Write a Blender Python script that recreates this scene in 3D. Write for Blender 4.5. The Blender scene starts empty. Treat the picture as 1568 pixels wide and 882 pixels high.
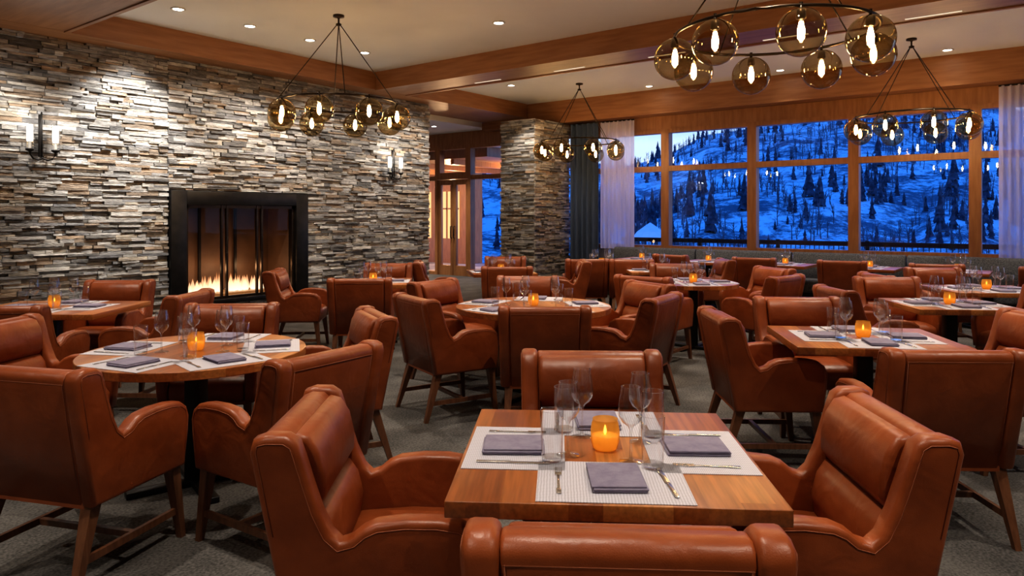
import bpy, bmesh, math, random
from mathutils import Vector, Matrix, noise
random.seed(7)
sc = bpy.context.scene
try:
    sc.view_settings.view_transform = 'Standard'
    sc.view_settings.look = 'Medium High Contrast'
except Exception as e:
    print('look', e)
R = math.radians
CA, SA = math.cos(R(37.3)), math.sin(R(37.3))
VIEWROT = -52.7
def site(x, y):
    """furniture plan axes -> building axes (dining floor is laid out 37 deg to the walls)"""
    return (x*SA + y*CA, -x*CA + y*SA)

# ------------------------------------------------------------------ materials
def newmat(name):
    m = bpy.data.materials.new(name); m.use_nodes = True
    nt = m.node_tree; nt.nodes.clear()
    out = nt.nodes.new('ShaderNodeOutputMaterial')
    return m, nt, out
def N(nt, t, **kw):
    n = nt.nodes.new(t)
    for k, v in kw.items():
        if hasattr(n, k): setattr(n, k, v)
    return n
def L(nt, a, b): nt.links.new(a, b)
def coords(nt, stretch=(1,1,1)):
    tc = N(nt, 'ShaderNodeTexCoord'); mp = N(nt, 'ShaderNodeMapping')
    mp.inputs['Scale'].default_value = stretch
    L(nt, tc.outputs['Object'], mp.inputs['Vector'])
    return mp.outputs['Vector']
def c4(c): return (c[0], c[1], c[2], 1)
def pmat(name, c1, c2=None, scale=5, stretch=(1,1,1), rough=.5, metal=0, bump=0, bscale=None, coat=0,
         detail=4, em=None, ems=0, spec=.5, objvar=0, lo=.35, hi=.65, sheen=0, bump2=0):
    m, nt, out = newmat(name)
    p = N(nt, 'ShaderNodeBsdfPrincipled'); L(nt, p.outputs[0], out.inputs[0])
    p.inputs['Base Color'].default_value = c4(c1)
    p.inputs['Roughness'].default_value = rough; p.inputs['Metallic'].default_value = metal
    p.inputs['Coat Weight'].default_value = coat
    p.inputs['Specular IOR Level'].default_value = spec
    p.inputs['Sheen Weight'].default_value = sheen
    v = coords(nt, stretch)
    if c2:
        n = N(nt, 'ShaderNodeTexNoise'); n.inputs['Scale'].default_value = scale; n.inputs['Detail'].default_value = detail
        L(nt, v, n.inputs['Vector'])
        r = N(nt, 'ShaderNodeValToRGB'); L(nt, n.outputs['Fac'], r.inputs[0])
        r.color_ramp.elements[0].color = c4(c1); r.color_ramp.elements[1].color = c4(c2)
        r.color_ramp.elements[0].position = lo; r.color_ramp.elements[1].position = hi
        src = r.outputs[0]
        if objvar:
            oi = N(nt, 'ShaderNodeObjectInfo'); hs = N(nt, 'ShaderNodeHueSaturation')
            mr = N(nt, 'ShaderNodeMapRange'); mr.inputs['To Min'].default_value = 1-objvar; mr.inputs['To Max'].default_value = 1+objvar
            L(nt, oi.outputs['Random'], mr.inputs['Value']); L(nt, mr.outputs[0], hs.inputs['Value'])
            L(nt, src, hs.inputs['Color']); src = hs.outputs[0]
        L(nt, src, p.inputs['Base Color'])
    if bump:
        n2 = N(nt, 'ShaderNodeTexNoise'); n2.inputs['Scale'].default_value = bscale or scale*4; n2.inputs['Detail'].default_value = 3
        L(nt, v, n2.inputs['Vector'])
        b = N(nt, 'ShaderNodeBump'); b.inputs['Strength'].default_value = bump; b.inputs['Distance'].default_value = .01
        L(nt, n2.outputs['Fac'], b.inputs['Height']); L(nt, b.outputs[0], p.inputs['Normal'])
        if bump2:
            n3 = N(nt, 'ShaderNodeTexNoise'); n3.inputs['Scale'].default_value = 9; n3.inputs['Detail'].default_value = 2; n3.inputs['Distortion'].default_value = .6
            L(nt, v, n3.inputs['Vector'])
            b3 = N(nt, 'ShaderNodeBump'); b3.inputs['Strength'].default_value = bump2; b3.inputs['Distance'].default_value = .03
            L(nt, n3.outputs['Fac'], b3.inputs['Height']); L(nt, b3.outputs[0], b.inputs['Normal'])
    if em:
        p.inputs['Emission Color'].default_value = c4(em); p.inputs['Emission Strength'].default_value = ems
        m.cycles.emission_sampling = 'NONE'
    return m
def glassmat(name, tint, f0=.05, f1=.9, power=5, rough=.01, gcol=(1,1,1), edge=None):
    m, nt, out = newmat(name)
    t = N(nt, 'ShaderNodeBsdfTransparent'); t.inputs[0].default_value = c4(tint)
    g = N(nt, 'ShaderNodeBsdfGlossy'); g.inputs['Roughness'].default_value = rough; g.inputs['Color'].default_value = c4(gcol)
    lw = N(nt, 'ShaderNodeLayerWeight'); lw.inputs['Blend'].default_value = .5
    pw = N(nt, 'ShaderNodeMath', operation='POWER'); pw.inputs[1].default_value = power
    ma = N(nt, 'ShaderNodeMath', operation='MULTIPLY_ADD'); ma.inputs[1].default_value = f1; ma.inputs[2].default_value = f0
    L(nt, lw.outputs['Facing'], pw.inputs[0]); L(nt, pw.outputs[0], ma.inputs[0])
    if edge:
        mc = N(nt, 'ShaderNodeMix', data_type='RGBA'); mc.inputs[6].default_value = c4(tint); mc.inputs[7].default_value = c4(edge)
        L(nt, pw.outputs[0], mc.inputs[0]); L(nt, mc.outputs[2], t.inputs[0])
    mx = N(nt, 'ShaderNodeMixShader'); L(nt, ma.outputs[0], mx.inputs[0]); L(nt, t.outputs[0], mx.inputs[1]); L(nt, g.outputs[0], mx.inputs[2])
    L(nt, mx.outputs[0], out.inputs[0])
    return m
def emat(name, col, s, sample=False):
    m, nt, out = newmat(name)
    e = N(nt, 'ShaderNodeEmission'); e.inputs[0].default_value = c4(col); e.inputs[1].default_value = s
    if not sample: m.cycles.emission_sampling = 'NONE'
    L(nt, e.outputs[0], out.inputs[0]); return m

M = {}
M['leather'] = pmat('leather', (.195,.044,.0105), (.268,.066,.018), scale=6, rough=.38, bump=.08, bscale=300, objvar=.14, spec=.42, bump2=.2)
M['stitch'] = pmat('stitch_thread', (.30,.09,.036), rough=.6)
M['legwood'] = pmat('leg_wood', (.10,.038,.017), (.17,.07,.032), scale=6, stretch=(8,8,1), rough=.4)
M['beam'] = pmat('beam_wood', (.28,.122,.048), (.37,.175,.073), scale=3, stretch=(6,.6,6), rough=.45, bump=.05)
M['beam_x'] = pmat('beam_wood_x', (.28,.122,.048), (.37,.175,.073), scale=3, stretch=(.6,6,6), rough=.45, bump=.05)
M['frame'] = pmat('window_wood', (.28,.122,.048), (.38,.178,.073), scale=3, stretch=(6,6,.8), rough=.4)
M['ceil'] = pmat('ceiling_plaster', (.78,.79,.78), (.82,.83,.82), scale=1, rough=.9)
M['plaster'] = pmat('wall_plaster', (.5,.48,.45), (.55,.53,.49), scale=2, rough=.9)
M['black'] = pmat('black_metal', (.012,.011,.011), (.02,.018,.017), scale=8, rough=.4, metal=.6)
M['bronze'] = pmat('dark_bronze', (.035,.024,.017), (.05,.034,.022), scale=8, rough=.3, metal=.8)
M['steel'] = pmat('cutlery_steel', (.62,.60,.58), rough=.22, metal=1)
M['napkin'] = pmat('napkin_cloth', (.21,.185,.27), (.27,.245,.33), scale=30, rough=.9, bump=.3, bscale=500)
M['banq'] = pmat('banquette_tweed', (.042,.048,.062), (.12,.13,.15), scale=60, rough=.95, bump=.3)
M['ledge'] = pmat('ledge_stone', (.09,.10,.13), (.14,.15,.18), scale=10, rough=.3)
M['drape'] = pmat('slate_drape', (.03,.05,.10), (.05,.075,.13), scale=10, stretch=(10,10,.5), rough=.9)
M['gdrape'] = pmat('grey_drape', (.13,.13,.13), (.19,.185,.18), scale=10, stretch=(10,10,.5), rough=.9)
M['bulb'] = emat('bulb_glow', (1,.70,.40), 165, True)
M['cool'] = emat('frosted_tube_glow', (1,.93,.85), 3.5)
M['down'] = emat('downlight_glow', (1,.95,.88), 30)
M['slot'] = emat('led_slot', (1,.82,.6), .8)
M['warmwin'] = emat('added_warm_window', (1,.58,.25), 1.3)  # added glow, warms the view through the annex glass
M['globe'] = glassmat('smoked_glass', (.76,.67,.50), f0=.07, f1=.6, power=2.2, gcol=(.85,.72,.5), edge=(.34,.27,.16))
M['glass'] = glassmat('clear_glass', (.955,.965,.97), f0=.085, f1=.9, power=2.2, edge=(.55,.58,.6))
M['tglass'] = glassmat('tumbler_glass', (.965,.97,.98), f0=.07, f1=.85, power=2.8, edge=(.58,.61,.63))
M['fglass'] = glassmat('fireplace_glass', (.9,.85,.8), f0=.01, f1=.12, power=4)
M['pane'] = glassmat('window_pane', (.95,.97,1), f0=.035, f1=.9, power=5, rough=0)
M['wax'] = pmat('wax', (.9,.6,.3), rough=.5, em=(1,.5,.12), ems=.6)  # candlelight in the wax is put in as emission
M['flame'] = emat('flame', (1,.62,.2), 8)
M['trimw'] = pmat('white_trim', (.7,.68,.63), rough=.5)
M['firebox'] = pmat('firebox_metal', (.07,.038,.022), (.11,.06,.034), scale=3, rough=.55)
M['coal'] = pmat('fire_glass_bed', (.03,.025,.02), (.12,.09,.07), scale=40, rough=.3, em=(1,.4,.1), ems=.25)
M['tree'] = pmat('conifer_needles', (.012,.024,.045), (.10,.13,.18), scale=1.2, rough=.9, lo=.45, hi=.75)
M['aspen'] = pmat('aspen_bark', (.05,.065,.09), (.10,.12,.16), scale=2, rough=.9)
M['snowroof'] = pmat('roof_snow', (.8,.82,.85), (.86,.87,.9), scale=2, rough=.8)
M['deck'] = pmat('deck_boards', (.2,.21,.25), (.5,.52,.55), scale=1, rough=.8)

# amber votive glass, candle glow put into it as emission by height
m, nt, out = newmat('amber_glass')
p = N(nt,'ShaderNodeBsdfPrincipled'); p.inputs['Base Color'].default_value = (.66,.32,.06,1); p.inputs['Roughness'].default_value=.1
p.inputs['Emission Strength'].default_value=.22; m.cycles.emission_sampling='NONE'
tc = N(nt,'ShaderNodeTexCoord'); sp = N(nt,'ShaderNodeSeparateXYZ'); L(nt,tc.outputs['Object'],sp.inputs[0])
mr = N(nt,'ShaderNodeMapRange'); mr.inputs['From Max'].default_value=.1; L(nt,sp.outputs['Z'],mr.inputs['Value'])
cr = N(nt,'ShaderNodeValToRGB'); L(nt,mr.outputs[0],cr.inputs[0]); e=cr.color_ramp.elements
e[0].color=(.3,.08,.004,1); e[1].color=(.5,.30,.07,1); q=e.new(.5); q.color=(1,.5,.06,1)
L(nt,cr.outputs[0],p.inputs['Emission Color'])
t = N(nt,'ShaderNodeBsdfTransparent'); t.inputs[0].default_value=(1,.66,.22,1)
mx = N(nt,'ShaderNodeMixShader'); mx.inputs[0].default_value=.52
L(nt,t.outputs[0],mx.inputs[1]); L(nt,p.outputs[0],mx.inputs[2]); L(nt,mx.outputs[0],out.inputs[0]); M['amber']=m

# sheer
m, nt, out = newmat('sheer_curtain')
d = N(nt,'ShaderNodeBsdfDiffuse'); d.inputs[0].default_value=(.78,.75,.86,1)
tl = N(nt,'ShaderNodeBsdfTranslucent'); tl.inputs[0].default_value=(.75,.75,.88,1)
t = N(nt,'ShaderNodeBsdfTransparent')
a = N(nt,'ShaderNodeMixShader'); a.inputs[0].default_value=.5; L(nt,d.outputs[0],a.inputs[1]); L(nt,tl.outputs[0],a.inputs[2])
b = N(nt,'ShaderNodeMixShader'); b.inputs[0].default_value=.22; L(nt,a.outputs[0],b.inputs[1]); L(nt,t.outputs[0],b.inputs[2])
L(nt,b.outputs[0],out.inputs[0]); M['sheer']=m

# ledgestone
m, nt, out = newmat('ledgestone')
p = N(nt,'ShaderNodeBsdfPrincipled'); L(nt,p.outputs[0],out.inputs[0]); p.inputs['Roughness'].default_value=.72
at = N(nt,'ShaderNodeAttribute'); at.attribute_name='stone_col'
v = coords(nt,(1,1,4))
n = N(nt,'ShaderNodeTexNoise'); n.inputs['Scale'].default_value=9; n.inputs['Detail'].default_value=6; L(nt,v,n.inputs['Vector'])
mr = N(nt,'ShaderNodeMapRange'); mr.inputs['From Min'].default_value=.3; mr.inputs['From Max'].default_value=.7; mr.inputs['To Min'].default_value=.55; mr.inputs['To Max'].default_value=1.3
L(nt,n.outputs['Fac'],mr.inputs['Value'])
vm = N(nt,'ShaderNodeVectorMath',operation='SCALE'); L(nt,at.outputs['Color'],vm.inputs[0]); L(nt,mr.outputs[0],vm.inputs['Scale'])
L(nt,vm.outputs[0],p.inputs['Base Color'])
bp = N(nt,'ShaderNodeBump'); bp.inputs['Strength'].default_value=.8; bp.inputs['Distance'].default_value=.025
n2 = N(nt,'ShaderNodeTexNoise'); n2.inputs['Scale'].default_value=22; n2.inputs['Detail'].default_value=5; L(nt,v,n2.inputs['Vector'])
L(nt,n2.outputs['Fac'],bp.inputs['Height']); L(nt,bp.outputs[0],p.inputs['Normal']); M['stone']=m

# butcher-block table wood
m, nt, out = newmat('butcher_block')
p = N(nt,'ShaderNodeBsdfPrincipled'); L(nt,p.outputs[0],out.inputs[0]); p.inputs['Roughness'].default_value=.34; p.inputs['Coat Weight'].default_value=.08; p.inputs['Coat Roughness'].default_value=.2
tc = N(nt,'ShaderNodeTexCoord'); sp = N(nt,'ShaderNodeSeparateXYZ'); L(nt,tc.outputs['Object'],sp.inputs[0])
def MATH(op,a,bv=None,c=None):
    x = N(nt,'ShaderNodeMath',operation=op)
    for i,q in enumerate((a,bv,c)):
        if q is None: continue
        if isinstance(q,(int,float)): x.inputs[i].default_value=q
        else: L(nt,q,x.inputs[i])
    return x.outputs[0]
row = MATH('FLOOR',MATH('MULTIPLY_ADD',sp.outputs['X'],1/.09,.37))
off = MATH('MULTIPLY',row,.618)
col = MATH('FLOOR',MATH('ADD',MATH('MULTIPLY',sp.outputs['Y'],1.15),off))
cb = N(nt,'ShaderNodeCombineXYZ'); L(nt,row,cb.inputs[0]); L(nt,col,cb.inputs[1])
oi = N(nt,'ShaderNodeObjectInfo'); L(nt,MATH('MULTIPLY',oi.outputs['Random'],37),cb.inputs[2])
wn = N(nt,'ShaderNodeTexWhiteNoise'); wn.noise_dimensions='3D'; L(nt,cb.outputs[0],wn.inputs['Vector'])
cr = N(nt,'ShaderNodeValToRGB'); L(nt,wn.outputs['Value'],cr.inputs[0])
e = cr.color_ramp.elements; e[0].color=(.22,.062,.016,1); e[1].color=(.46,.185,.052,1)
for ps,cc in ((.3,(.30,.09,.021,1)),(.65,(.38,.13,.032,1))):
    q=e.new(ps); q.color=cc
mp = N(nt,'ShaderNodeMapping'); mp.inputs['Scale'].default_value=(30,1.6,30); L(nt,tc.outputs['Object'],mp.inputs['Vector'])
va = N(nt,'ShaderNodeVectorMath',operation='ADD'); L(nt,mp.outputs[0],va.inputs[0]); L(nt,wn.outputs['Color'],va.inputs[1])
gn = N(nt,'ShaderNodeTexNoise'); gn.inputs['Scale'].default_value=2.2; gn.inputs['Detail'].default_value=5; L(nt,va.outputs[0],gn.inputs['Vector'])
mr = N(nt,'ShaderNodeMapRange'); mr.inputs['From Min'].default_value=.3; mr.inputs['From Max'].default_value=.7; mr.inputs['To Min'].default_value=.68; mr.inputs['To Max'].default_value=1.2
L(nt,gn.outputs['Fac'],mr.inputs['Value'])
vm = N(nt,'ShaderNodeVectorMath',operation='SCALE'); L(nt,cr.outputs[0],vm.inputs[0]); L(nt,mr.outputs[0],vm.inputs['Scale']); L(nt,vm.outputs[0],p.inputs['Base Color'])
M['block']=m

# woven placemat
m, nt, out = newmat('woven_mat')
p = N(nt,'ShaderNodeBsdfPrincipled'); L(nt,p.outputs[0],out.inputs[0]); p.inputs['Roughness'].default_value=.6
tc = N(nt,'ShaderNodeTexCoord')
w1 = N(nt,'ShaderNodeTexWave'); w1.bands_direction='X'; w1.inputs['Scale'].default_value=38; w1.inputs['Distortion'].default_value=1.5; w1.inputs['Detail'].default_value=1
w2 = N(nt,'ShaderNodeTexWave'); w2.bands_direction='Y'; w2.inputs['Scale'].default_value=55; w2.inputs['Distortion'].default_value=1
L(nt,tc.outputs['Object'],w1.inputs['Vector']); L(nt,tc.outputs['Object'],w2.inputs['Vector'])
mm = MATH('ADD',w1.outputs['Fac'],w2.outputs['Fac'])
cr = N(nt,'ShaderNodeValToRGB'); L(nt,MATH('MULTIPLY',mm,.5),cr.inputs[0]); cr.color_ramp.elements[0].color=(.33,.32,.37,1); cr.color_ramp.elements[1].color=(.66,.65,.73,1)
L(nt,cr.outputs[0],p.inputs['Base Color']); M['mat']=m

# carpet
m, nt, out = newmat('loop_carpet')
p = N(nt,'ShaderNodeBsdfPrincipled'); L(nt,p.outputs[0],out.inputs[0]); p.inputs['Roughness'].default_value=.95; p.inputs['Specular IOR Level'].default_value=.1
tc = N(nt,'ShaderNodeTexCoord')
n1 = N(nt,'ShaderNodeTexNoise'); n1.inputs['Scale'].default_value=75; n1.inputs['Detail'].default_value=3; L(nt,tc.outputs['Object'],n1.inputs['Vector'])
n2 = N(nt,'ShaderNodeTexNoise'); n2.inputs['Scale'].default_value=3.5; n2.inputs['Detail'].default_value=5; L(nt,tc.outputs['Object'],n2.inputs['Vector'])
cr = N(nt,'ShaderNodeValToRGB'); L(nt,MATH('MULTIPLY_ADD',n2.outputs['Fac'],.40,MATH('MULTIPLY',n1.outputs['Fac'],.6)),cr.inputs[0])
cr.color_ramp.elements[0].color=(.055,.053,.052,1); cr.color_ramp.elements[0].position=.40; cr.color_ramp.elements[1].color=(.145,.137,.13,1); cr.color_ramp.elements[1].position=.62
L(nt,cr.outputs[0],p.inputs['Base Color'])
bp = N(nt,'ShaderNodeBump'); bp.inputs['Strength'].default_value=.4; bp.inputs['Distance'].default_value=.01; L(nt,n1.outputs['Fac'],bp.inputs['Height']); L(nt,bp.outputs[0],p.inputs['Normal'])
M['carpet']=m

# snowy hillside
m, nt, out = newmat('snow_hillside')
p = N(nt,'ShaderNodeBsdfPrincipled'); L(nt,p.outputs[0],out.inputs[0]); p.inputs['Roughness'].default_value=.8
tc = N(nt,'ShaderNodeTexCoord')
n1 = N(nt,'ShaderNodeTexNoise'); n1.inputs['Scale'].default_value=.07; n1.inputs['Detail'].default_value=8; n1.inputs['Roughness'].default_value=.68; n1.inputs['Distortion'].default_value=.8; L(nt,tc.outputs['Object'],n1.inputs['Vector'])
n2 = N(nt,'ShaderNodeTexNoise'); n2.inputs['Scale'].default_value=.6; n2.inputs['Detail'].default_value=7; n2.inputs['Roughness'].default_value=.78; L(nt,tc.outputs['Object'],n2.inputs['Vector'])
cr = N(nt,'ShaderNodeValToRGB'); L(nt,MATH('MULTIPLY_ADD',n1.outputs['Fac'],.52,MATH('MULTIPLY',n2.outputs['Fac'],.48)),cr.inputs[0])
cr.color_ramp.elements[0].color=(.86,.88,.9,1); cr.color_ramp.elements[0].position=.47; cr.color_ramp.elements[1].color=(.10,.12,.16,1); cr.color_ramp.elements[1].position=.55
L(nt,cr.outputs[0],p.inputs['Base Color']); M['snow']=m

# ------------------------------------------------------------------ mesh builder
class MB:
    def __init__(s): s.v=[]; s.f=[]; s.m=[]; s.sm=[]; s.mats=[]
    def mi(s,k):
        if k not in s.mats: s.mats.append(k)
        return s.mats.index(k)
    def raw(s,vs,fs,k,smooth=False,mtx=None):
        o=len(s.v); i=s.mi(k)
        for p in vs: s.v.append(tuple(mtx@Vector(p)) if mtx else tuple(p))
        for f in fs: s.f.append([o+q for q in f]); s.m.append(i); s.sm.append(smooth)
    def bm(s,bm,k,smooth=False,mtx=None):
        bm.verts.index_update()
        s.raw([v.co.copy() for v in bm.verts],[[v.index for v in f.verts] for f in bm.faces],k,smooth,mtx); bm.free()
    def box(s,x0,x1,y0,y1,z0,z1,k,bev=0,seg=2,mtx=None,taper=None):
        bm=bmesh.new(); bmesh.ops.create_cube(bm,size=1)
        for v in bm.verts:
            v.co=Vector((x0+(v.co.x+.5)*(x1-x0), y0+(v.co.y+.5)*(y1-y0), z0+(v.co.z+.5)*(z1-z0)))
        if bev: bmesh.ops.bevel(bm,geom=bm.edges[:],offset=bev,segments=seg,profile=.5,affect='EDGES',clamp_overlap=True)
        s.bm(bm,k,bev>0,mtx)
    def prism(s,outline,x0,x1,k,bev=0,seg=3,mtx=None):
        """outline in (y,z), extruded along x"""
        bm=bmesh.new(); n=len(outline)
        a=[bm.verts.new((x0,y,z)) for y,z in outline]; b=[bm.verts.new((x1,y,z)) for y,z in outline]
        fa=bm.faces.new(a); fb=bm.faces.new(list(reversed(b)))
        for i in range(n): bm.faces.new((a[i],b[i],b[(i+1)%n],a[(i+1)%n]))
        bmesh.ops.recalc_face_normals(bm,faces=bm.faces[:])
        if bev:
            es=list(set(fa.edges[:]+fb.edges[:]))
            bmesh.ops.bevel(bm,geom=es,offset=bev,segments=seg,profile=.5,affect='EDGES',clamp_overlap=True)
        big=[f for f in bm.faces if len(f.verts)>4]
        if big: bmesh.ops.triangulate(bm,faces=big)
        s.bm(bm,k,bev>0,mtx)
    def lathe(s,prof,k,seg=24,c=(0,0,0),smooth=True,mtx=None,cap=True):
        vs=[];fs=[]
        for r,z in prof:
            for i in range(seg):
                t=2*math.pi*i/seg; vs.append((c[0]+r*math.cos(t),c[1]+r*math.sin(t),c[2]+z))
        for j in range(len(prof)-1):
            for i in range(seg):
                i2=(i+1)%seg; fs.append([j*seg+i,j*seg+i2,(j+1)*seg+i2,(j+1)*seg+i])
        s.raw(vs,fs,k,smooth,mtx)
        if cap:
            fs=[]
            if prof[0][0]>1e-4: fs.append(list(range(seg))[::-1])
            if prof[-1][0]>1e-4: fs.append([(len(prof)-1)*seg+i for i in range(seg)])
            if fs: s.raw(vs,fs,k,False,mtx)
    def tube(s,pts,r,k,seg=6,closed=False):
        pts=[Vector(p) for p in pts]; n=len(pts); vs=[];fs=[]
        for i,p in enumerate(pts):
            if closed: t=pts[(i+1)%n]-pts[i-1]
            else: t=pts[min(i+1,n-1)]-pts[max(i-1,0)]
            t.normalize()
            up=Vector((0,0,1)) if abs(t.z)<.92 else Vector((1,0,0))
            if closed and abs(t.x)<1e-3: up=Vector((1,0,0))
            u=t.cross(up).normalized(); w=u.cross(t)
            for j in range(seg):
                an=2*math.pi*j/seg; vs.append(p+u*math.cos(an)*r+w*math.sin(an)*r)
        for i in range(n if closed else n-1):
            for j in range(seg):
                fs.append([i*seg+j,i*seg+(j+1)%seg,((i+1)%n)*seg+(j+1)%seg,((i+1)%n)*seg+j])
        if not closed: fs+= [list(range(seg))[::-1],[(n-1)*seg+j for j in range(seg)]]
        s.raw(vs,fs,k,True)
    def post(s,p0,p1,w0,w1,k):
        """tapered square post from p0(bottom) to p1(top)"""
        vs=[]
        for p,w in ((p0,w0),(p1,w1)):
            for dx,dy in ((-1,-1),(1,-1),(1,1),(-1,1)): vs.append((p[0]+dx*w/2,p[1]+dy*w/2,p[2]))
        s.raw(vs,[[3,2,1,0],[4,5,6,7],[0,1,5,4],[1,2,6,5],[2,3,7,6],[3,0,4,7]],k)
    def mesh(s,name,recalc=False):
        me=bpy.data.meshes.new(name); me.from_pydata(s.v,[],s.f)
        for k in s.mats: me.materials.append(M[k])
        me.polygons.foreach_set('material_index',s.m); me.polygons.foreach_set('use_smooth',s.sm); me.update()
        return me
def put(name,me,loc=(0,0,0),rz=0,parent=None):
    o=bpy.data.objects.new(name,me); o.location=loc; o.rotation_euler=(0,0,rz); sc.collection.objects.link(o)
    if parent: o.parent=parent
    return o
def simple(name,boxes,k,bev=0):
    b=MB()
    for q in boxes: b.box(*q,k,bev=bev)
    return put(name,b.mesh(name))

# ------------------------------------------------------------------ room shell
CEIL=4.05; A=13.5; BM=3.74; CA2=3.62
simple('floor',[(-4,A,-6,17,-.12,0)],'carpet')
simple('ceiling',[(-4,A+.2,-6,10.9,CEIL,CEIL+.15)],'ceil')
simple('ceiling_annex',[(-4,A+.1,10.9,17,CA2,CA2+.12)],'ceil')
simple('wall_back',[(-4.2,-4,-6,17,0,CEIL)],'plaster')
simple('wall_right',[(-4,A,-6.2,-6,0,CEIL)],'plaster')
simple('wall_annex',[(-4,A,17,17.2,0,CA2)],'plaster')
FX0,FX1,FZ0,FZ1=5.06,7.40,.18,1.88
WE=10.34
PAL=[(.38,.365,.345),(.26,.25,.235),(.48,.465,.44),(.15,.145,.14),(.42,.375,.31),(.27,.215,.165),(.58,.56,.52),(.21,.21,.215),(.37,.28,.20),(.33,.325,.32),(.45,.435,.415)]
def stone_field(b,cols,u0,u1,z0,z1,mapf):
    """lay courses of split-face ledge stone"""
    z=z0
    while z<z1-.004:
        h=random.choice([.028,.036,.042,.05,.06])
        if z+h>z1-.015: h=z1-z
        u=u0
        while u<u1-.005:
            l=random.uniform(.10,.46)*random.choice([.6,1,1])
            if u+l>u1-.06: l=u1-u
            parts=[(z,h)]
            if h>.045 and random.random()<.3: parts=[(z,h*.5),(z+h*.5,h*.5)]
            for zz,hh in parts:
                d=random.choice([.008,.018,.03,.042,.055])+random.uniform(0,.008)
                g=.003; t=random.uniform(-.007,.007)
                a0,a1,b0,b1=u+g,u+l-g,zz+g*.7,zz+hh-g*.7
                q=[mapf(a0,b0,0),mapf(a1,b0,0),mapf(a1,b1,0),mapf(a0,b1,0),
                   mapf(a0,b0,d+t),mapf(a1,b0,d-t),mapf(a1,b1,d-t+random.uniform(-.004,.004)),mapf(a0,b1,d+t)]
                b.raw(q,[[4,5,6,7],[0,1,5,4],[1,2,6,5],[2,3,7,6],[3,0,4,7]],'stone')
                c=random.choice(PAL); w=random.uniform(.7,1.2); c=[x*w for x in c]
                cols.extend([c]*5)
            u+=l
        z+=h
def stone_obj(name,fields,backs):
    b=MB(); cols=[]
    for f in fields: stone_field(b,cols,*f)
    for q in backs:
        n0=len(b.f); b.box(*q,'stone'); cols.extend([(.04,.036,.032)]*(len(b.f)-n0))
    me=b.mesh(name); at=me.attributes.new('stone_col','FLOAT_COLOR','CORNER')
    data=[]
    for p,c in zip(me.polygons,cols): data+= [c[0],c[1],c[2],1]*p.loop_total
    at.data.foreach_set('color',data)
    return put(name,me)
face=lambda u,z,d:(u,10-d,z)
stone_obj('wall_left',[(-1.0,FX0,0,BM,face)],[(-4,FX0,10,10.9,0,BM)])
stone_obj('wall_left_far',[(FX1,WE,0,BM,face),(10,10.9,0,BM,lambda u,z,d:(WE+d,u,z))],[(FX1,WE,10,10.9,0,BM)])
stone_obj('wall_left_upper',[(FX0,FX1,FZ1,BM,face)],[(FX0,FX1,10,10.9,FZ1,BM)])
stone_obj('wall_left_lower',[(FX0,FX1,0,FZ0,face)],[(FX0,FX1,10,10.9,0,FZ0)])
simple('wall_left_rear',[(FX0,FX1,10.8,10.9,FZ0,FZ1)],'plaster')
stone_obj('stone_pier',[(8.6,9.5,0,3.54,lambda u,z,d:(12.1-d,u,z)),(12.06,13.4,0,3.54,lambda u,z,d:(u,8.62-d,z))],[(12.1,13.4,8.62,9.5,0,3.54)])

# beams
simple('beam_left_wall',[(-4,13.1,9.55,10.9,BM,CEIL)],'beam_x')
def beam(name,x0,x1,slots):
    b=MB(); b.box(x0,x1,-6,9.54,BM,CEIL,'beam')
    b.box(x0-.02,x0+.03,-6,9.54,BM-.015,BM+.03,'beam'); b.box(x1-.03,x1+.02,-6,9.54,BM-.015,BM+.03,'beam')
    for s in slots: b.box(x1-.17,x1-.135,s,s+.55,BM-.004,BM+.01,'slot')
    put(name,b.mesh(name))
beam('beam_cross',8.55,9.3,[-4+1.6*i for i in range(8)])
b=MB(); b.box(1.9,3.6,-6,9.54,BM,CEIL,'beam'); b.box(3.57,3.62,-6,9.54,BM-.015,BM+.03,'beam')
for s in (-3,0,3,6): b.box(2.95,3.1,s,s+1.6,BM-.006,BM+.01,'black')
put('beam_near',b.mesh('beam_near'))
simple('beam_window',[(13.12,A+.1,-6,10.9,3.56,CEIL)],'beam')

# window wall
b=MB(); b.box(A,A+.15,-6,8.6,0,.82,'plaster'); b.box(A-.02,A+.15,-6,17,3.285,3.555,'frame'); b.box(A-.02,A+.15,10.9,17,3.555,3.75,'frame'); put('wall_window',b.mesh('wall_window'))
edges=[8.09,6.32,4.55,2.78,1.0,-.77,-2.54,-4.31,-6]
wn_=1
def window(b0,b1,z0,z1,zm=2.48,mids=()):
    global wn_
    m=MB(); w=.085; x0,x1=A-.06,A+.12
    m.box(x0,x1,b0,b0+w,z0,z1,'frame'); m.box(x0,x1,b1-w,b1,z0,z1,'frame')
    m.box(x0,x1,b0+w,b1-w,z1-.08,z1,'frame'); m.box(x0,x1,b0+w,b1-w,z0,z0+.08,'frame'); m.box(x0+.01,x1-.01,b0+w,b1-w,zm-.06,zm+.05,'frame')
    m.raw([(A+.04,b0+w,z0+.08),(A+.04,b1-w,z0+.08),(A+.04,b1-w,z1-.08),(A+.04,b0+w,z1-.08)],[[0,1,2,3]],'pane')
    put('window_%d'%wn_,m.mesh('window')); wn_+=1
for i in range(len(edges)-1): window(edges[i+1],edges[i],.825,3.28)
window(8.095,8.6,.825,3.28)
for b0,b1 in ((9.5,10.4),(10.4,11.62),(12.66,14.4),(14.4,16.2)): window(b0,b1,0,3.28)
window(11.62,12.66,2.44,3.28,zm=2.56)
m=MB()
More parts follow.
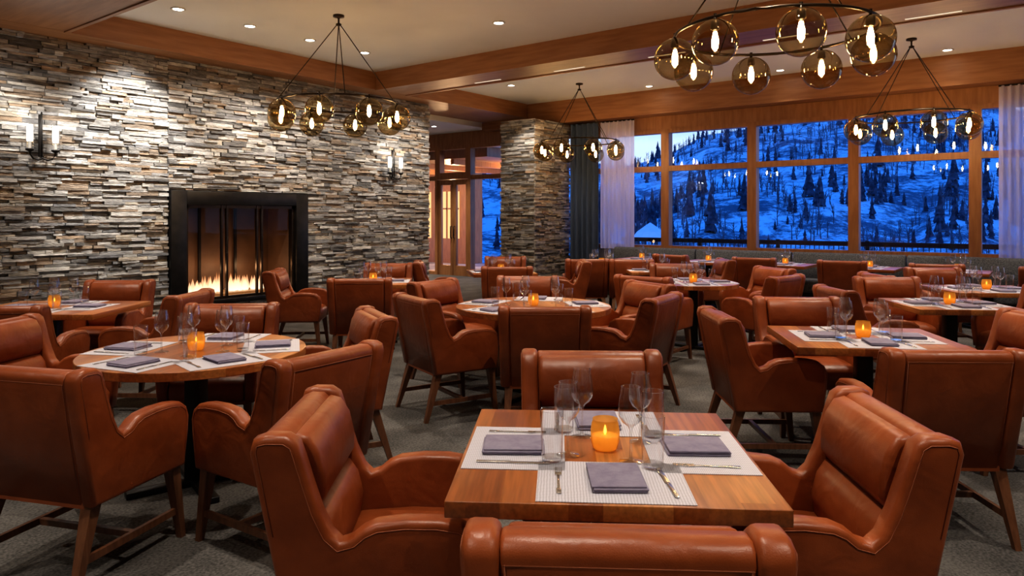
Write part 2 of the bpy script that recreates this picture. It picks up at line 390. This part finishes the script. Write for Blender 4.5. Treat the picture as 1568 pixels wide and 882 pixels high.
for b0,b1 in ((11.63,12.135),(12.145,12.65)):
    m.box(A-.03,A+.05,b0,b0+.09,0,2.43,'frame',bev=.004); m.box(A-.03,A+.05,b1-.09,b1,0,2.43,'frame',bev=.004)
    m.box(A-.03,A+.05,b0+.09,b1-.09,2.3,2.43,'frame'); m.box(A-.03,A+.05,b0+.09,b1-.09,0,.25,'frame')
    m.raw([(A+.01,b0+.09,.25),(A+.01,b1-.09,.25),(A+.01,b1-.09,2.3),(A+.01,b0+.09,2.3)],[[0,1,2,3]],'pane')
for y in (12.09,12.19): m.tube([(A-.035,y,.95),(A-.08,y,.95),(A-.08,y,1.25),(A-.035,y,1.25)],.012,'black')
put('door_1',m.mesh('door_1'))

# curtains
def curtain(name,a,b0,b1,z0,z1,k,amp=.05,wl=.14):
    n=int(abs(b1-b0)/wl*10); vs=[];fs=[]
    for i in range(n+1):
        y=b0+(b1-b0)*i/n; ph=2*math.pi*(y-b0)/wl
        x=a+amp*math.sin(ph)+amp*.3*math.sin(ph*.37+1)
        for z,sx in ((z0,1.15),(z0+(z1-z0)*.5,1),(z1,.75)): vs.append((a+(x-a)*sx,y,z))
    for i in range(n):
        for j in range(2): fs.append([i*3+j,(i+1)*3+j,(i+1)*3+j+1,i*3+j+1])
    m=MB(); m.raw(vs,fs,k,True); m.tube([(a,b0,z1),(a,b1,z1)],.015,'black'); put(name,m.mesh(name))
curtain('drape_slate',13.2,7.74,8.45,.02,3.5,'drape')
curtain('curtain_sheer',13.22,6.9,7.70,.82,3.5,'sheer',amp=.03,wl=.1)
curtain('curtain_sheer',13.22,-.35,.68,.82,3.5,'sheer',amp=.03,wl=.1)
curtain('drape_grey',13.25,9.75,10.15,.02,3.5,'gdrape')

# banquette + ledge
m=MB()
for i in range(7):
    b0=6.9-i*1.7; b1=b0-1.68
    m.prism([(0,.3),(.03,.86),(.07,.9),(.14,.9),(.18,.86),(.2,.3)],b1,b0,'banq',bev=.02,mtx=Matrix(((0,1,0,12.32),(1,0,0,0),(0,0,1,0),(0,0,0,1))))
    m.box(11.86,12.36,b1,b0,.28,.48,'banq',bev=.035,seg=3)
m.box(11.95,12.5,-5,6.88,0,.29,'black')
put('banquette_bench',m.mesh('banquette_bench'))
simple('trim_ledge',[(12.54,13.43,-6,6.9,0,.79)],'ledge')

# ------------------------------------------------------------------ fireplace
mm_, nt, out = newmat('gas_flame'); mm_.cycles.emission_sampling='NONE'
x0,x1,z0,z1=FX0+.01,FX1-.01,FZ0+.01,FZ1-.01; w=.23
ix0,ix1,iz0,iz1=x0+w,x1-w,z0+.07,z1-.2
tc=N(nt,'ShaderNodeTexCoord'); sp=N(nt,'ShaderNodeSeparateXYZ'); L(nt,tc.outputs['Object'],sp.inputs[0])
mr=N(nt,'ShaderNodeMapRange'); mr.inputs['From Min'].default_value=iz0+.06; mr.inputs['From Max'].default_value=iz0+.36; L(nt,sp.outputs['Z'],mr.inputs['Value'])
cr=N(nt,'ShaderNodeValToRGB'); L(nt,mr.outputs[0],cr.inputs[0]); cr.color_ramp.elements[0].color=(1,.76,.54,1); cr.color_ramp.elements[1].color=(1,.36,.10,1)
e_=N(nt,'ShaderNodeEmission'); L(nt,cr.outputs[0],e_.inputs[0]); e_.inputs[1].default_value=2.0
t_=N(nt,'ShaderNodeBsdfTransparent'); mx=N(nt,'ShaderNodeMixShader'); mr2=N(nt,'ShaderNodeMapRange'); mr2.inputs['To Min'].default_value=.35; mr2.inputs['To Max'].default_value=.97; L(nt,mr.outputs[0],mr2.inputs['Value'])
L(nt,mr2.outputs[0],mx.inputs[0]); L(nt,e_.outputs[0],mx.inputs[1]); L(nt,t_.outputs[0],mx.inputs[2]); L(nt,mx.outputs[0],out.inputs[0]); M['fire']=mm_
m=MB(); yf=9.9
m.box(x0,x0+w,yf,10.12,z0,z1,'black',bev=.006); m.box(x1-w,x1,yf,10.12,z0,z1,'black',bev=.006)
m.box(x0+w,x1-w,yf,10.12,z1-.2,z1,'black',bev=.006); m.box(x0+w,x1-w,yf,10.12,z0,z0+.07,'black',bev=.006)
for q in ((ix0,ix0+.05),(ix1-.05,ix1)): m.box(q[0],q[1],9.96,10.0,iz0,iz1,'bronze')
m.box(ix0,ix1,9.96,10.0,iz1-.05,iz1,'bronze'); m.box(ix0,ix1,9.96,10,iz0,iz0+.04,'bronze')
for t in (.3,.345,.62,.665): xx=ix0+(ix1-ix0)*t; m.box(xx,xx+.03,9.95,9.99,iz0,iz1,'bronze')
for t in (.325,.645):
    xx=ix0+(ix1-ix0)*t; m.tube([(xx+.03,9.94,.95),(xx+.03,9.91,.95),(xx+.03,9.91,1.2),(xx+.03,9.94,1.2)],.008,'black')
m.raw([(ix0,9.98,iz0),(ix1,9.98,iz0),(ix1,9.98,iz1),(ix0,9.98,iz1)],[[0,1,2,3]],'fglass')
m.raw([(ix0,10.12,iz0),(ix1,10.12,iz0),(ix1,10.12,iz1),(ix0,10.12,iz1),(ix0,10.7,iz0),(ix1,10.7,iz0),(ix1,10.7,iz1),(ix0,10.7,iz1)],
      [[4,5,6,7],[0,4,7,3],[5,1,2,6],[3,7,6,2],[0,1,5,4]],'firebox')
m.box(ix0+.03,ix1-.03,10.15,10.65,iz0,iz0+.06,'coal',bev=.01)
for t in (.33,.66): xx=ix0+(ix1-ix0)*t; m.box(xx-.02,xx+.02,10.66,10.69,iz0,iz1,'black')
random.seed(3)
for i in range(70):
    t=random.random(); xx=ix0+.12+(ix1-ix0-.3)*t; yy=10.3+random.uniform(0,.2); h=random.uniform(.10,.36)*(1-.5*abs(t-.5)*2); r=random.uniform(.02,.05)
    m.lathe([(r*.5,0),(r,.18*h),(r*.85,.4*h),(r*.45,.7*h),(0.001,h)],'fire',seg=8,c=(xx,yy,iz0+.06),cap=False)
put('fireplace',m.mesh('fireplace'))
for t in (.25,.5,.75):
    l=bpy.data.lights.new('fire_light','POINT'); l.energy=3.5; l.color=(1,.6,.32); l.shadow_soft_size=.05
    lo=bpy.data.objects.new('fire_light',l); lo.location=(ix0+(ix1-ix0)*t,10.4,iz0+.42); sc.collection.objects.link(lo)

# ------------------------------------------------------------------ sconces
m=MB()
m.box(-.022,.022,-.015,0,-.22,.30,'black',bev=.004)
m.tube([(0,-.02,.28),(0,-.05,.33),(0,-.06,.1),(0,-.06,-.22)],.009,'black')
for s in (-1,1):
    m.tube([(0,-.09,-.24),(s*.05,-.09,-.262),(s*.10,-.09,-.25),(s*.135,-.09,-.20),(s*.14,-.09,-.14)],.011,'black',seg=8)
    m.lathe([(.01,-.02),(.045,0),(.048,.02),(.02,.025)],'black',16,(s*.14,-.09,-.15))
    m.lathe([(.048,0),(.048,.30)],'tglass',20,(s*.14,-.09,-.13),cap=False)
    m.lathe([(.016,0),(.016,.10)],'trimw',12,(s*.14,-.09,-.13))
    m.lathe([(.030,.0),(.034,.02),(.034,.18),(.030,.20)],'cool',16,(s*.14,-.09,-.04))
m.tube([(0,-.03,-.22),(0,-.09,-.24)],.01,'black')
sm=m.mesh('wall_sconce')
for a_ in (3.45,9.31):
    put('wall_sconce',sm,(a_,9.935,2.45))
    for s in (-.14,.14):
        l=bpy.data.lights.new('sconce_lamp','POINT'); l.energy=4; l.color=(1,.92,.82); l.shadow_soft_size=.02
        lo=bpy.data.objects.new('sconce_lamp',l); lo.location=(a_+s,9.76,2.66); sc.collection.objects.link(lo)

# ------------------------------------------------------------------ chandeliers
RC=.75
m=MB()
m.lathe([(.001,0),(.07,0),(.07,-.025),(.02,-.035),(.012,-.05),(.012,-.10),(.035,-.11),(.035,-.13),(.001,-.14)],'bronze',20)
RZ=-1.12
m.tube([(RC*math.cos(2*math.pi*i/64),RC*math.sin(2*math.pi*i/64),RZ) for i in range(64)],.013,'bronze',seg=8,closed=True)
for i in range(4):
    t=math.pi/4+i*math.pi/2; m.tube([(.02*math.cos(t),.02*math.sin(t),-.12),(RC*math.cos(t),RC*math.sin(t),RZ)],.006,'bronze')
for i in range(8):
    t=2*math.pi*(i+.5)/8; c=(RC*math.cos(t),RC*math.sin(t),RZ)
    m.lathe([(.012,.02),(.012,-.02),(.03,-.03),(.033,-.09),(.02,-.10)],'bronze',12,c)
    gr=.165; gc=(c[0],c[1],RZ-.02-gr)
    m.lathe([(gr*math.sin(a),gr*math.cos(a)) for a in [R(10+170*k/16) for k in range(17)]],'globe',28,gc,cap=False)
    m.lathe([(.012,.075),(.025,.015),(.022,-.04),(.001,-.065)],'bulb',8,(c[0],c[1],gc[2]))
cm=m.mesh('globe_chandelier')
for a_,b_,rz in ((5.85,7.22,.2),(11.65,7.25,.5),(5.66,1.75,.15),(11.6,1.63,.1)):
    put('globe_chandelier',cm,(a_,b_,CEIL),rz)

# ------------------------------------------------------------------ recessed lights
m=MB(); m.lathe([(.085,0),(.088,-.012),(.065,-.014),(.06,-.004)],'trimw',24,cap=False); m.lathe([(.001,-.005),(.062,-.005)],'down',20,cap=False)
dm=m.mesh('recessed_downlight')
def down(a,b,e=110,z=CEIL,size=95,tgt=None,col=(1,.865,.71)):
    put('recessed_downlight',dm,(a,b,z))
    l=bpy.data.lights.new('downlight_lamp','SPOT'); l.energy=e; l.color=col; l.spot_size=R(size); l.spot_blend=.7; l.shadow_soft_size=.04
    o=bpy.data.objects.new('downlight_lamp',l); o.location=(a,b,z-.03); sc.collection.objects.link(o)
    if tgt: o.rotation_euler=(Vector(tgt)-Vector(o.location)).to_track_quat('-Z','Y').to_euler()
cw=(1,.91,.80)
down(4.47,8.56,520,size=60,tgt=(4.5,10,2.4),col=(1,.96,.9)); down(5.45,8.56,150,size=80,tgt=(5.6,10,1.6),col=cw); down(6.41,8.55,230,size=66,tgt=(6.4,10,2.0),col=cw); down(7.42,8.53,190,size=80,tgt=(7.8,10,1.7),col=cw)
down(2.6,8.9,190,z=BM,size=85,tgt=(2.8,10,1.8),col=cw); down(9.9,8.53,240,size=75,tgt=(9.6,10,1.9),col=cw); down(11.0,8.4,160,size=60,tgt=(12.3,8.8,1.9),col=cw)
for a_ in (7.34,10.4):
    for b_ in (5.81,3.5,1.0,-1.5): down(a_,b_,240)
for b_ in (6.2,3.9,1.4,-1.2): down(4.4,b_,245)
for b_ in (6.3,3.8,1.3,-1.2): down(12.7,b_,50)
for a_,b_ in ((1.5,1.3),(1.5,4.0),(1.4,6.6),(1.5,-1.4),(-1.2,1.5),(-1.2,4.5),(-1.2,-1.5)): down(a_,b_,255)
for a_,b_ in ((12.2,10.9+.7),(11,13),(8,13),(12.4,14.5)): down(a_,b_,290,z=CA2)

# ------------------------------------------------------------------ dining chair
def chair_mesh():
    m=MB()
    side=[(-.245,.34),(-.30,.62),(-.345,.853),(-.335,.888),(-.30,.90),(-.245,.898),(-.215,.878),(-.20,.835),(-.18,.768),(-.155,.69),(-.125,.625),(-.10,.60),
          (-.07,.61),(-.04,.635),(.0,.652),(.08,.66),(.17,.657),(.235,.645),(.275,.615),(.292,.57),(.29,.50),(.28,.42),(.272,.34)]
    for x0,x1 in ((-.298,-.228),(.228,.298)): m.prism(side,x0,x1,'leather',bev=.018)
    back=[(-.235,.34),(-.292,.62),(-.335,.853),(-.327,.88),(-.30,.891),(-.262,.889),(-.24,.87),(-.215,.75),(-.175,.45),(-.17,.34)]
    m.prism(back,-.2285,.2285,'leather',bev=.010)
    m.prism([(-.245,.68),(-.262,.86),(-.235,.882),(-.20,.872),(-.17,.825),(-.155,.76),(-.155,.70),(-.175,.668)],-.223,.223,'leather',bev=.018)
    m.prism([(-.22,.46),(-.235,.665),(-.17,.662),(-.14,.62),(-.122,.55),(-.13,.48)],-.223,.223,'leather',bev=.016)
    m.prism([(-.2,.345),(-.2,.47),(-.1,.482),(.05,.490),(.18,.484),(.25,.47),(.275,.44),(.276,.40),(.27,.345)],-.226,.226,'leather',bev=.014)
    m.box(-.233,.233,-.235,.262,.325,.35,'leather')
    for x in (-.299,.299):
        ol=[]
        pts=side[1:-1]
        for i,(y,z) in enumerate(pts):
            p0=Vector(pts[max(i-1,0)]); p1=Vector(pts[min(i+1,len(pts)-1)]); t=(p1-p0).normalized(); nn=Vector((t.y,-t.x))
            ol.append((x-.0002*(1 if x>0 else -1),y+nn.x*.021,z+nn.y*.021))
        m.tube(ol,.0015,'stitch',seg=4)
    m.tube([(-.223,-.334,.845),(.223,-.334,.845)],.0015,'stitch',seg=4)
    for x in (-.219,.219): m.tube([(x,-.245,.36),(x,-.2935,.62),(x,-.3345,.847)],.0015,'stitch',seg=4)
    for i,(x,y,z) in enumerate(m.v):
        if z>.35: m.v[i]=(x*(1+.05*max(0,(z-.35))/.55) , y, z)
    for sx in (-1,1):
        m.post((sx*.267,.275,0),(sx*.247,.235,.34),.028,.052,'legwood')
        m.post((sx*.262,-.31,0),(sx*.240,-.205,.34),.028,.052,'legwood')
        m.box(sx*.257-.009,sx*.257+.009,-.268,.258,.115,.145,'legwood')
    m.box(-.257,.257,-.012,.012,.117,.143,'legwood')
    return m.mesh('dining_chair')
chm=chair_mesh()
def chair(x,y,ang):
    a,b=site(x,y); put('dining_chair',chm,(a,b,0),R(ang+VIEWROT-90))

# ------------------------------------------------------------------ tabletop things
def wineglass():
    m=MB()
    m.lathe([(.036,0),(.034,.002),(.010,.006),(.0045,.012),(.0038,.05),(.0040,.095),(.010,.108),(.026,.120),(.036,.138),(.0385,.158),(.036,.185),(.031,.215),(.0285,.228)],'glass',28,cap=False)
    m.lathe([(.0278,.2275),(.0293,.2278),(.0296,.2292),(.028,.2298)],'glass',28,cap=False)
    return m.mesh('wine_glass')
def tumbler():
    m=MB(); m.lathe([(.001,.001),(.029,.001),(.032,.006),(.034,.08),(.036,.155),(.0350,.1565),(.0342,.155)],'tglass',28,cap=False)
    m.lathe([(.001,.014),(.031,.014)],'tglass',28,cap=False); return m.mesh('water_glass')
def votive():
    m=MB(); m.lathe([(.034,0),(.040,.006),(.046,.03),(.047,.06),(.043,.085),(.040,.092),(.041,.098)],'amber',28,cap=False)
    m.lathe([(.001,.003),(.036,.003),(.041,.03),(.041,.045),(.001,.047)],'wax',20,cap=False)
    m.lathe([(.002,.048),(.0055,.056),(.004,.066),(.0005,.078)],'flame',8,cap=False); return m.mesh('votive_candle')
def napkin():
    m=MB()
    for i,(dx,dy) in enumerate(((0,0),(.003,-.002),(-.002,.003))): m.box(-.075+dx,.075+dx,-.098+dy,.098+dy-.004*i,.0008+.006*i,.0068+.006*i,'napkin',bev=.0028,seg=2)
    return m.mesh('napkin')
def placemat():
    m=MB(); m.box(-.21,.21,-.155,.155,0,.0025,'mat'); return m.mesh('placemat')
def fork():
    m=MB(); m.box(-.004,.004,-.10,.03,.001,.0035,'steel',bev=.001); m.box(-.007,.007,-.105,-.07,.001,.0038,'steel',bev=.0012)
    m.prism([(.03,.001),(.045,.001),(.055,.003),(.03,.004)],-.010,.010,'steel')
    for i in range(4): x=-.0095+i*.0058; m.box(x,x+.0022,.048,.092,.002,.0038,'steel')
    return m.mesh('fork')
def knife():
    m=MB(); m.box(-.006,.006,-.115,-.01,.001,.005,'steel',bev=.0018); m.box(-.008,.007,-.01,.09,.001,.0025,'steel',bev=.0008); m.box(-.005,.007,.09,.108,.001,.0025,'steel'); return m.mesh('dinner_knife')
WG,TU,VO,NA,PM,FO,KN=wineglass(),tumbler(),votive(),napkin(),placemat(),fork(),knife()
TT=.75
def setting(a,b,rot,radial,g=(.12,.07,.17,.13),seats=(0,90,180,270),mid=(0,0)):
    """seats: direction of diner from table centre"""
    for s in seats:
        t=R(s+rot); ca,sa=math.cos(t),math.sin(t)
        lx,ly=-sa,ca
        def w(rad,lat): return (a+ca*rad+lx*lat, b+sa*rad+ly*lat)
        f=t+math.pi/2
        put('placemat',PM,(*w(radial,0),TT),f)
        z=TT+.0027
        put('napkin',NA,(*w(radial+random.uniform(-.01,.01),.012),z),f+random.uniform(-.08,.08))
        put('fork',FO,(*w(radial,-.15),z),f+random.uniform(-.05,.05))
        put('dinner_knife',KN,(*w(radial,.155),z),f+random.uniform(-.12,.12))
        put('wine_glass',WG,(*w(g[0],g[1]),TT+.003))
        put('water_glass',TU,(*w(g[2],g[3]),TT+.003))
    put('votive_candle',VO,(a+mid[0],b+mid[1],TT+.0005))

def pedestal(m,foot=.34):
    m.box(-.045,.045,-.045,.045,.03,.70,'black',bev=.004)
    for an in (45,135):
        mt=Matrix.Rotation(R(an),4,'Z')
        m.box(-foot,foot,-.035,.035,0,.035,'black',bev=.006,mtx=mt); m.box(-foot*.8,foot*.8,-.02,.02,.69,.706,'black',mtx=mt)
def sq_table(wx,wy):
    m=MB(); m.box(-wx/2,wx/2,-wy/2,wy/2,.705,.75,'block',bev=.003); pedestal(m,min(wx,wy)*.4); return m.mesh('dining_table')
def rd_table(r):
    m=MB(); m.lathe([(r-.003,.705),(r,.708),(r,.747),(r-.003,.75)],'block',96,smooth=False); pedestal(m,r*.6); return m.mesh('round_dining_table')
def stable(x,y,wx,wy,rot,seats=(0,90,180,270),radial=None,g=None,mid=(0,0)):
    a,b=site(x,y); rw=rot+VIEWROT
    put('dining_table',sq_table(wx,wy),(a,b,0),R(rw))
    rd=radial or (min(wx,wy)/2-.165)
    setting(a,b,rw,rd,g or (.12,.07,.17,.13),seats,mid)
def rtable(x,y,r,rot,seats=(0,90,180,270)):
    a,b=site(x,y); put('round_dining_table',rd_table(r),(a,b,0),R(rot+VIEWROT))
    setting(a,b,rot+VIEWROT,r-.19,(r-.44,.09,r-.38,.18),seats)

# front table
stable(.300,2.294,.90,.90,-3.8,radial=.285)
chair(.232,1.655,87); chair(-.385,2.26,2); chair(.900,2.25,177); chair(.345,2.93,268)
# left round table
rtable(-1.77,3.99,.59,-8,seats=(25,95,180,255,320))
chair(-1.88,3.14,75); chair(-1.07,3.37,147); chair(-1.12,4.42,205); chair(-1.92,4.68,275); chair(-2.72,4.1,-5)
# far left table
stable(-3.78,5.88,1.15,.88,0)
chair(-2.85,5.70,178); chair(-3.72,6.50,272); chair(-3.5,5.12,92)
# centre round
rtable(.18,6.0,.65,10,seats=(0,72,144,216,288))
chair(.22,5.08,90); chair(-.50,5.55,32); chair(.92,5.6,148); chair(1.02,6.42,208); chair(.15,6.95,268); chair(-.52,6.6,325)
# right table
stable(2.18,4.42,.98,.82,-8)
chair(2.02,3.52,88); chair(1.58,4.50,-2); chair(2.12,5.08,266); chair(3.00,4.4,182)
# small back-left table
stable(-1.60,8.2,.85,.85,5)
chair(-2.42,8.1,5); chair(-1.52,7.25,96); chair(-1.6,8.95,270)
# right-centre round
rtable(2.06,8.1,.5,0)
chair(2.62,7.5,132); chair(1.5,7.45,52); chair(2.05,8.9,262); chair(2.85,8.35,200)
# right side tables
stable(3.75,6.1,.85,.82,-6)
chair(3.02,6.05,0); chair(3.72,6.85,265); chair(4.45,6.15,185)
stable(4.90,7.35,.95,.85,-6)
chair(4.12,7.5,0); chair(4.95,8.15,265); chair(5.7,7.3,185)
# back centre
stable(-.15,9.7,.85,.85,10)
chair(-.06,8.88,90); chair(-1.0,9.6,5); chair(.72,9.75,180); chair(-.1,10.5,270)
stable(1.4,11.15,.85,.85,0)
chair(1.06,10.4,92); chair(1.70,10.3,86)
stable(2.0,9.95,.8,.8,0); chair(2.75,10.1,180)
# banquette tables
tb=sq_table(.76,.76)
for b_ in (5.83,4.6,3.35,2.15,1.05,-.15):
    put('dining_table',tb,(11.46,b_,0),0)
    setting(11.46,b_,0,.215,seats=(0,180))
    if b_ not in (5.83,): put('dining_chair',chm,(10.78,b_+.2,0),R(-90+random.uniform(-12,12)))

# ------------------------------------------------------------------ outside
tab=[(-.8,262),(-.1,262),(.1,258),(.18,252),(.22,234),(.27,212),(.36,192),(.47,182),(.6,177),(.8,165),(1.6,155)]
def ridge(u):
    for (u0,y0),(u1,y1) in zip(tab,tab[1:]):
        if u<=u1: t=(u-u0)/(u1-u0); return y0+(y1-y0)*max(0,t)
    return tab[-1][1]
def hgt(u,D):
    rz=1.5+.2385*(331-ridge(u)); s=min(1,max(0,(D-70)/190)); s=s*s*(3-2*s)*.55+s*.45
    n=noise.noise(Vector((u*7,D*.02,0)))*4+noise.noise(Vector((u*24,D*.06,3)))*1.6
    return -7+(rz+7)*s+n*(.3+s*.7 if D<255 else .5)
hill=bpy.data.objects.new('snowy_hillside',None); sc.collection.objects.link(hill)
m=MB(); vs=[];fs=[]; NU,ND=150,80
for i in range(NU):
    u=-.7+2.2*i/(NU-1)
    for j in range(ND):
        D=24+ (j/(ND-1))**1.3*260; x,y=site(u*D,D); vs.append((x,y,hgt(u,D)))
for i in range(NU-1):
    for j in range(ND-1): fs.append([i*ND+j,(i+1)*ND+j,(i+1)*ND+j+1,i*ND+j+1])
m.raw(vs,fs,'snow',True); put('snow_terrain',m.mesh('snow_terrain'),parent=hill)
random.seed(11)
m=MB(); cnt=0
for k in range(2400):
    u=random.uniform(-.25,.85); D=random.choice([random.uniform(90,150),random.uniform(120,262),random.uniform(120,262)])
    nn=noise.noise(Vector((u*8,D*.025,8)))
    if nn<.05 and random.random()<.84: continue
    if random.random()<.45: continue
    x,y=site(u*D,D); z=hgt(u,D)-.3; H=random.uniform(1.8,5.0) if random.random()<.95 else random.uniform(6,8.5); r=H*random.uniform(.13,.19)
    m.lathe([(.12*H/8,0),(.08*H/8,H*.3)],'tree',4,(x,y,z),cap=False)
    T=5
    for t in range(T):
        zb=z+H*(.08+.17*t); zt=zb+H*.32; rr=r*(1-t/T)*1.0+.10; sg=8; ph=random.random()*6
        q=[(x+rr*random.uniform(.5,1.2)*math.cos(ph+6.283*i/sg),y+rr*random.uniform(.5,1.2)*math.sin(ph+6.283*i/sg),zb-random.uniform(0,.07)*H) for i in range(sg)]+[(x,y,min(zt,z+H))]
        m.raw(q,[[i,(i+1)%sg,sg] for i in range(sg)],'tree')
put('conifers',m.mesh('conifers'),parent=hill)
m=MB()
for k in range(3600):
    u=random.uniform(-.25,.85); D=random.uniform(80,250)
    if noise.noise(Vector((u*12,D*.04,20)))<-.05: continue
    x,y=site(u*D,D); z=hgt(u,D)-.2; H=random.uniform(1.6,3.8)
    top=(x+random.uniform(-.3,.3),y+random.uniform(-.3,.3),z+H)
    m.post((x,y,z),top,.15,.05,'aspen')
    for q in range(5):
        t=random.uniform(.25,.9); p=(x,y,z+H*t); m.post(p,(x+random.uniform(-.8,.8),y+random.uniform(-.8,.8),z+H*t+random.uniform(.4,1.2)),.09,.03,'aspen')
put('bare_aspens',m.mesh('bare_aspens'),parent=hill)
# deck + railing + entry canopy + lodge wing
simple('deck',[(A+.2,20,-8,24,-.35,-.2)],'deck')
m=MB(); m.box(16.5,16.56,-8,9,.86,.96,'black'); m.box(16.51,16.55,-8,9,-.05,-.01,'black')
for i in range(170): y=-8+i*.1; m.box(16.52,16.535,y,y+.015,-.05,.9,'black')
for i in range(10): y=-8+i*1.85; m.box(16.49,16.57,y,y+.08,-.2,.98,'black')
put('deck_railing',m.mesh('deck_railing'))
m=MB(); m.box(A+.3,18.9,11.3,21,3.0,3.25,'frame'); m.box(A+.3,19.1,11.1,21,3.25,3.5,'snowroof')
for q in (11.4,): m.box(18.5,18.7,q,q+.2,-.2,3.0,'frame')
for q in (12.5,14.2,16,18): m.box(A+.4,18.7,q,q+.12,2.86,3.0,'frame')
put('entry_canopy',m.mesh('entry_canopy'))
m=MB(); m.box(19.2,20,16.6,23,-.2,3.6,'frame')
for q in (17.0,18.4,19.8): 
    m.box(19.16,19.2,q,q+1.1,.7,2.4,'warmwin'); m.box(19.12,19.18,q+.53,q+.58,.7,2.4,'frame'); m.box(19.12,19.18,q,q+1.1,1.75,1.8,'frame')  # glowing windows are an addition for warmth behind the annex doors
put('lodge_wing',m.mesh('lodge_wing'))
for q in (12,14.8,17.8):
    l=bpy.data.lights.new('canopy_lamp','POINT'); l.energy=200; l.color=(1,.62,.32); l.shadow_soft_size=.05
    lo=bpy.data.objects.new('canopy_lamp',l); lo.location=(16.4,q,2.3); sc.collection.objects.link(lo)
m=MB(); x,y=site(13.2,68); m.lathe([(1.7,.3),(1.75,.2),(1.3,.75),(.5,1.3),(.05,1.6)],'snowroof',8,(x,y,-.7),smooth=False)
for i in range(8): t=6.283*i/8; m.box(x+1.5*math.cos(t)-.1,x+1.5*math.cos(t)+.1,y+1.5*math.sin(t)-.1,y+1.5*math.sin(t)+.1,-7,-.4,'aspen')
put('snowy_pavilion',m.mesh('snowy_pavilion'),parent=hill)

# ------------------------------------------------------------------ world (dusk)
w=bpy.data.worlds.new('dusk_sky'); sc.world=w; w.use_nodes=True; nt=w.node_tree; nt.nodes.clear()
o=N(nt,'ShaderNodeOutputWorld'); bg=N(nt,'ShaderNodeBackground'); L(nt,bg.outputs[0],o.inputs[0])
tc=N(nt,'ShaderNodeTexCoord'); sp=N(nt,'ShaderNodeSeparateXYZ'); L(nt,tc.outputs['Generated'],sp.inputs[0])
cr=N(nt,'ShaderNodeValToRGB'); L(nt,sp.outputs['Z'],cr.inputs[0])
e=cr.color_ramp.elements; e[0].position=.0; e[0].color=(.40,.58,1,1); e[1].position=1; e[1].color=(.012,.18,.85,1)
for ps,cc in ((.10,(.50,.66,1,1)),(.14,(.12,.36,.95,1)),(.4,(.012,.19,.85,1))):
    q=e.new(ps); q.color=cc
L(nt,cr.outputs[0],bg.inputs[0]); bg.inputs[1].default_value=1.4

# ------------------------------------------------------------------ camera
cam=bpy.data.cameras.new('camera'); co=bpy.data.objects.new('camera',cam); sc.collection.objects.link(co)
cam.lens=1090/1568*36; cam.sensor_width=36; cam.shift_y=-.070; cam.clip_start=.05; cam.clip_end=1000
co.location=(0,0,1.5); co.rotation_euler=(R(90),0,R(VIEWROT)); sc.camera=co
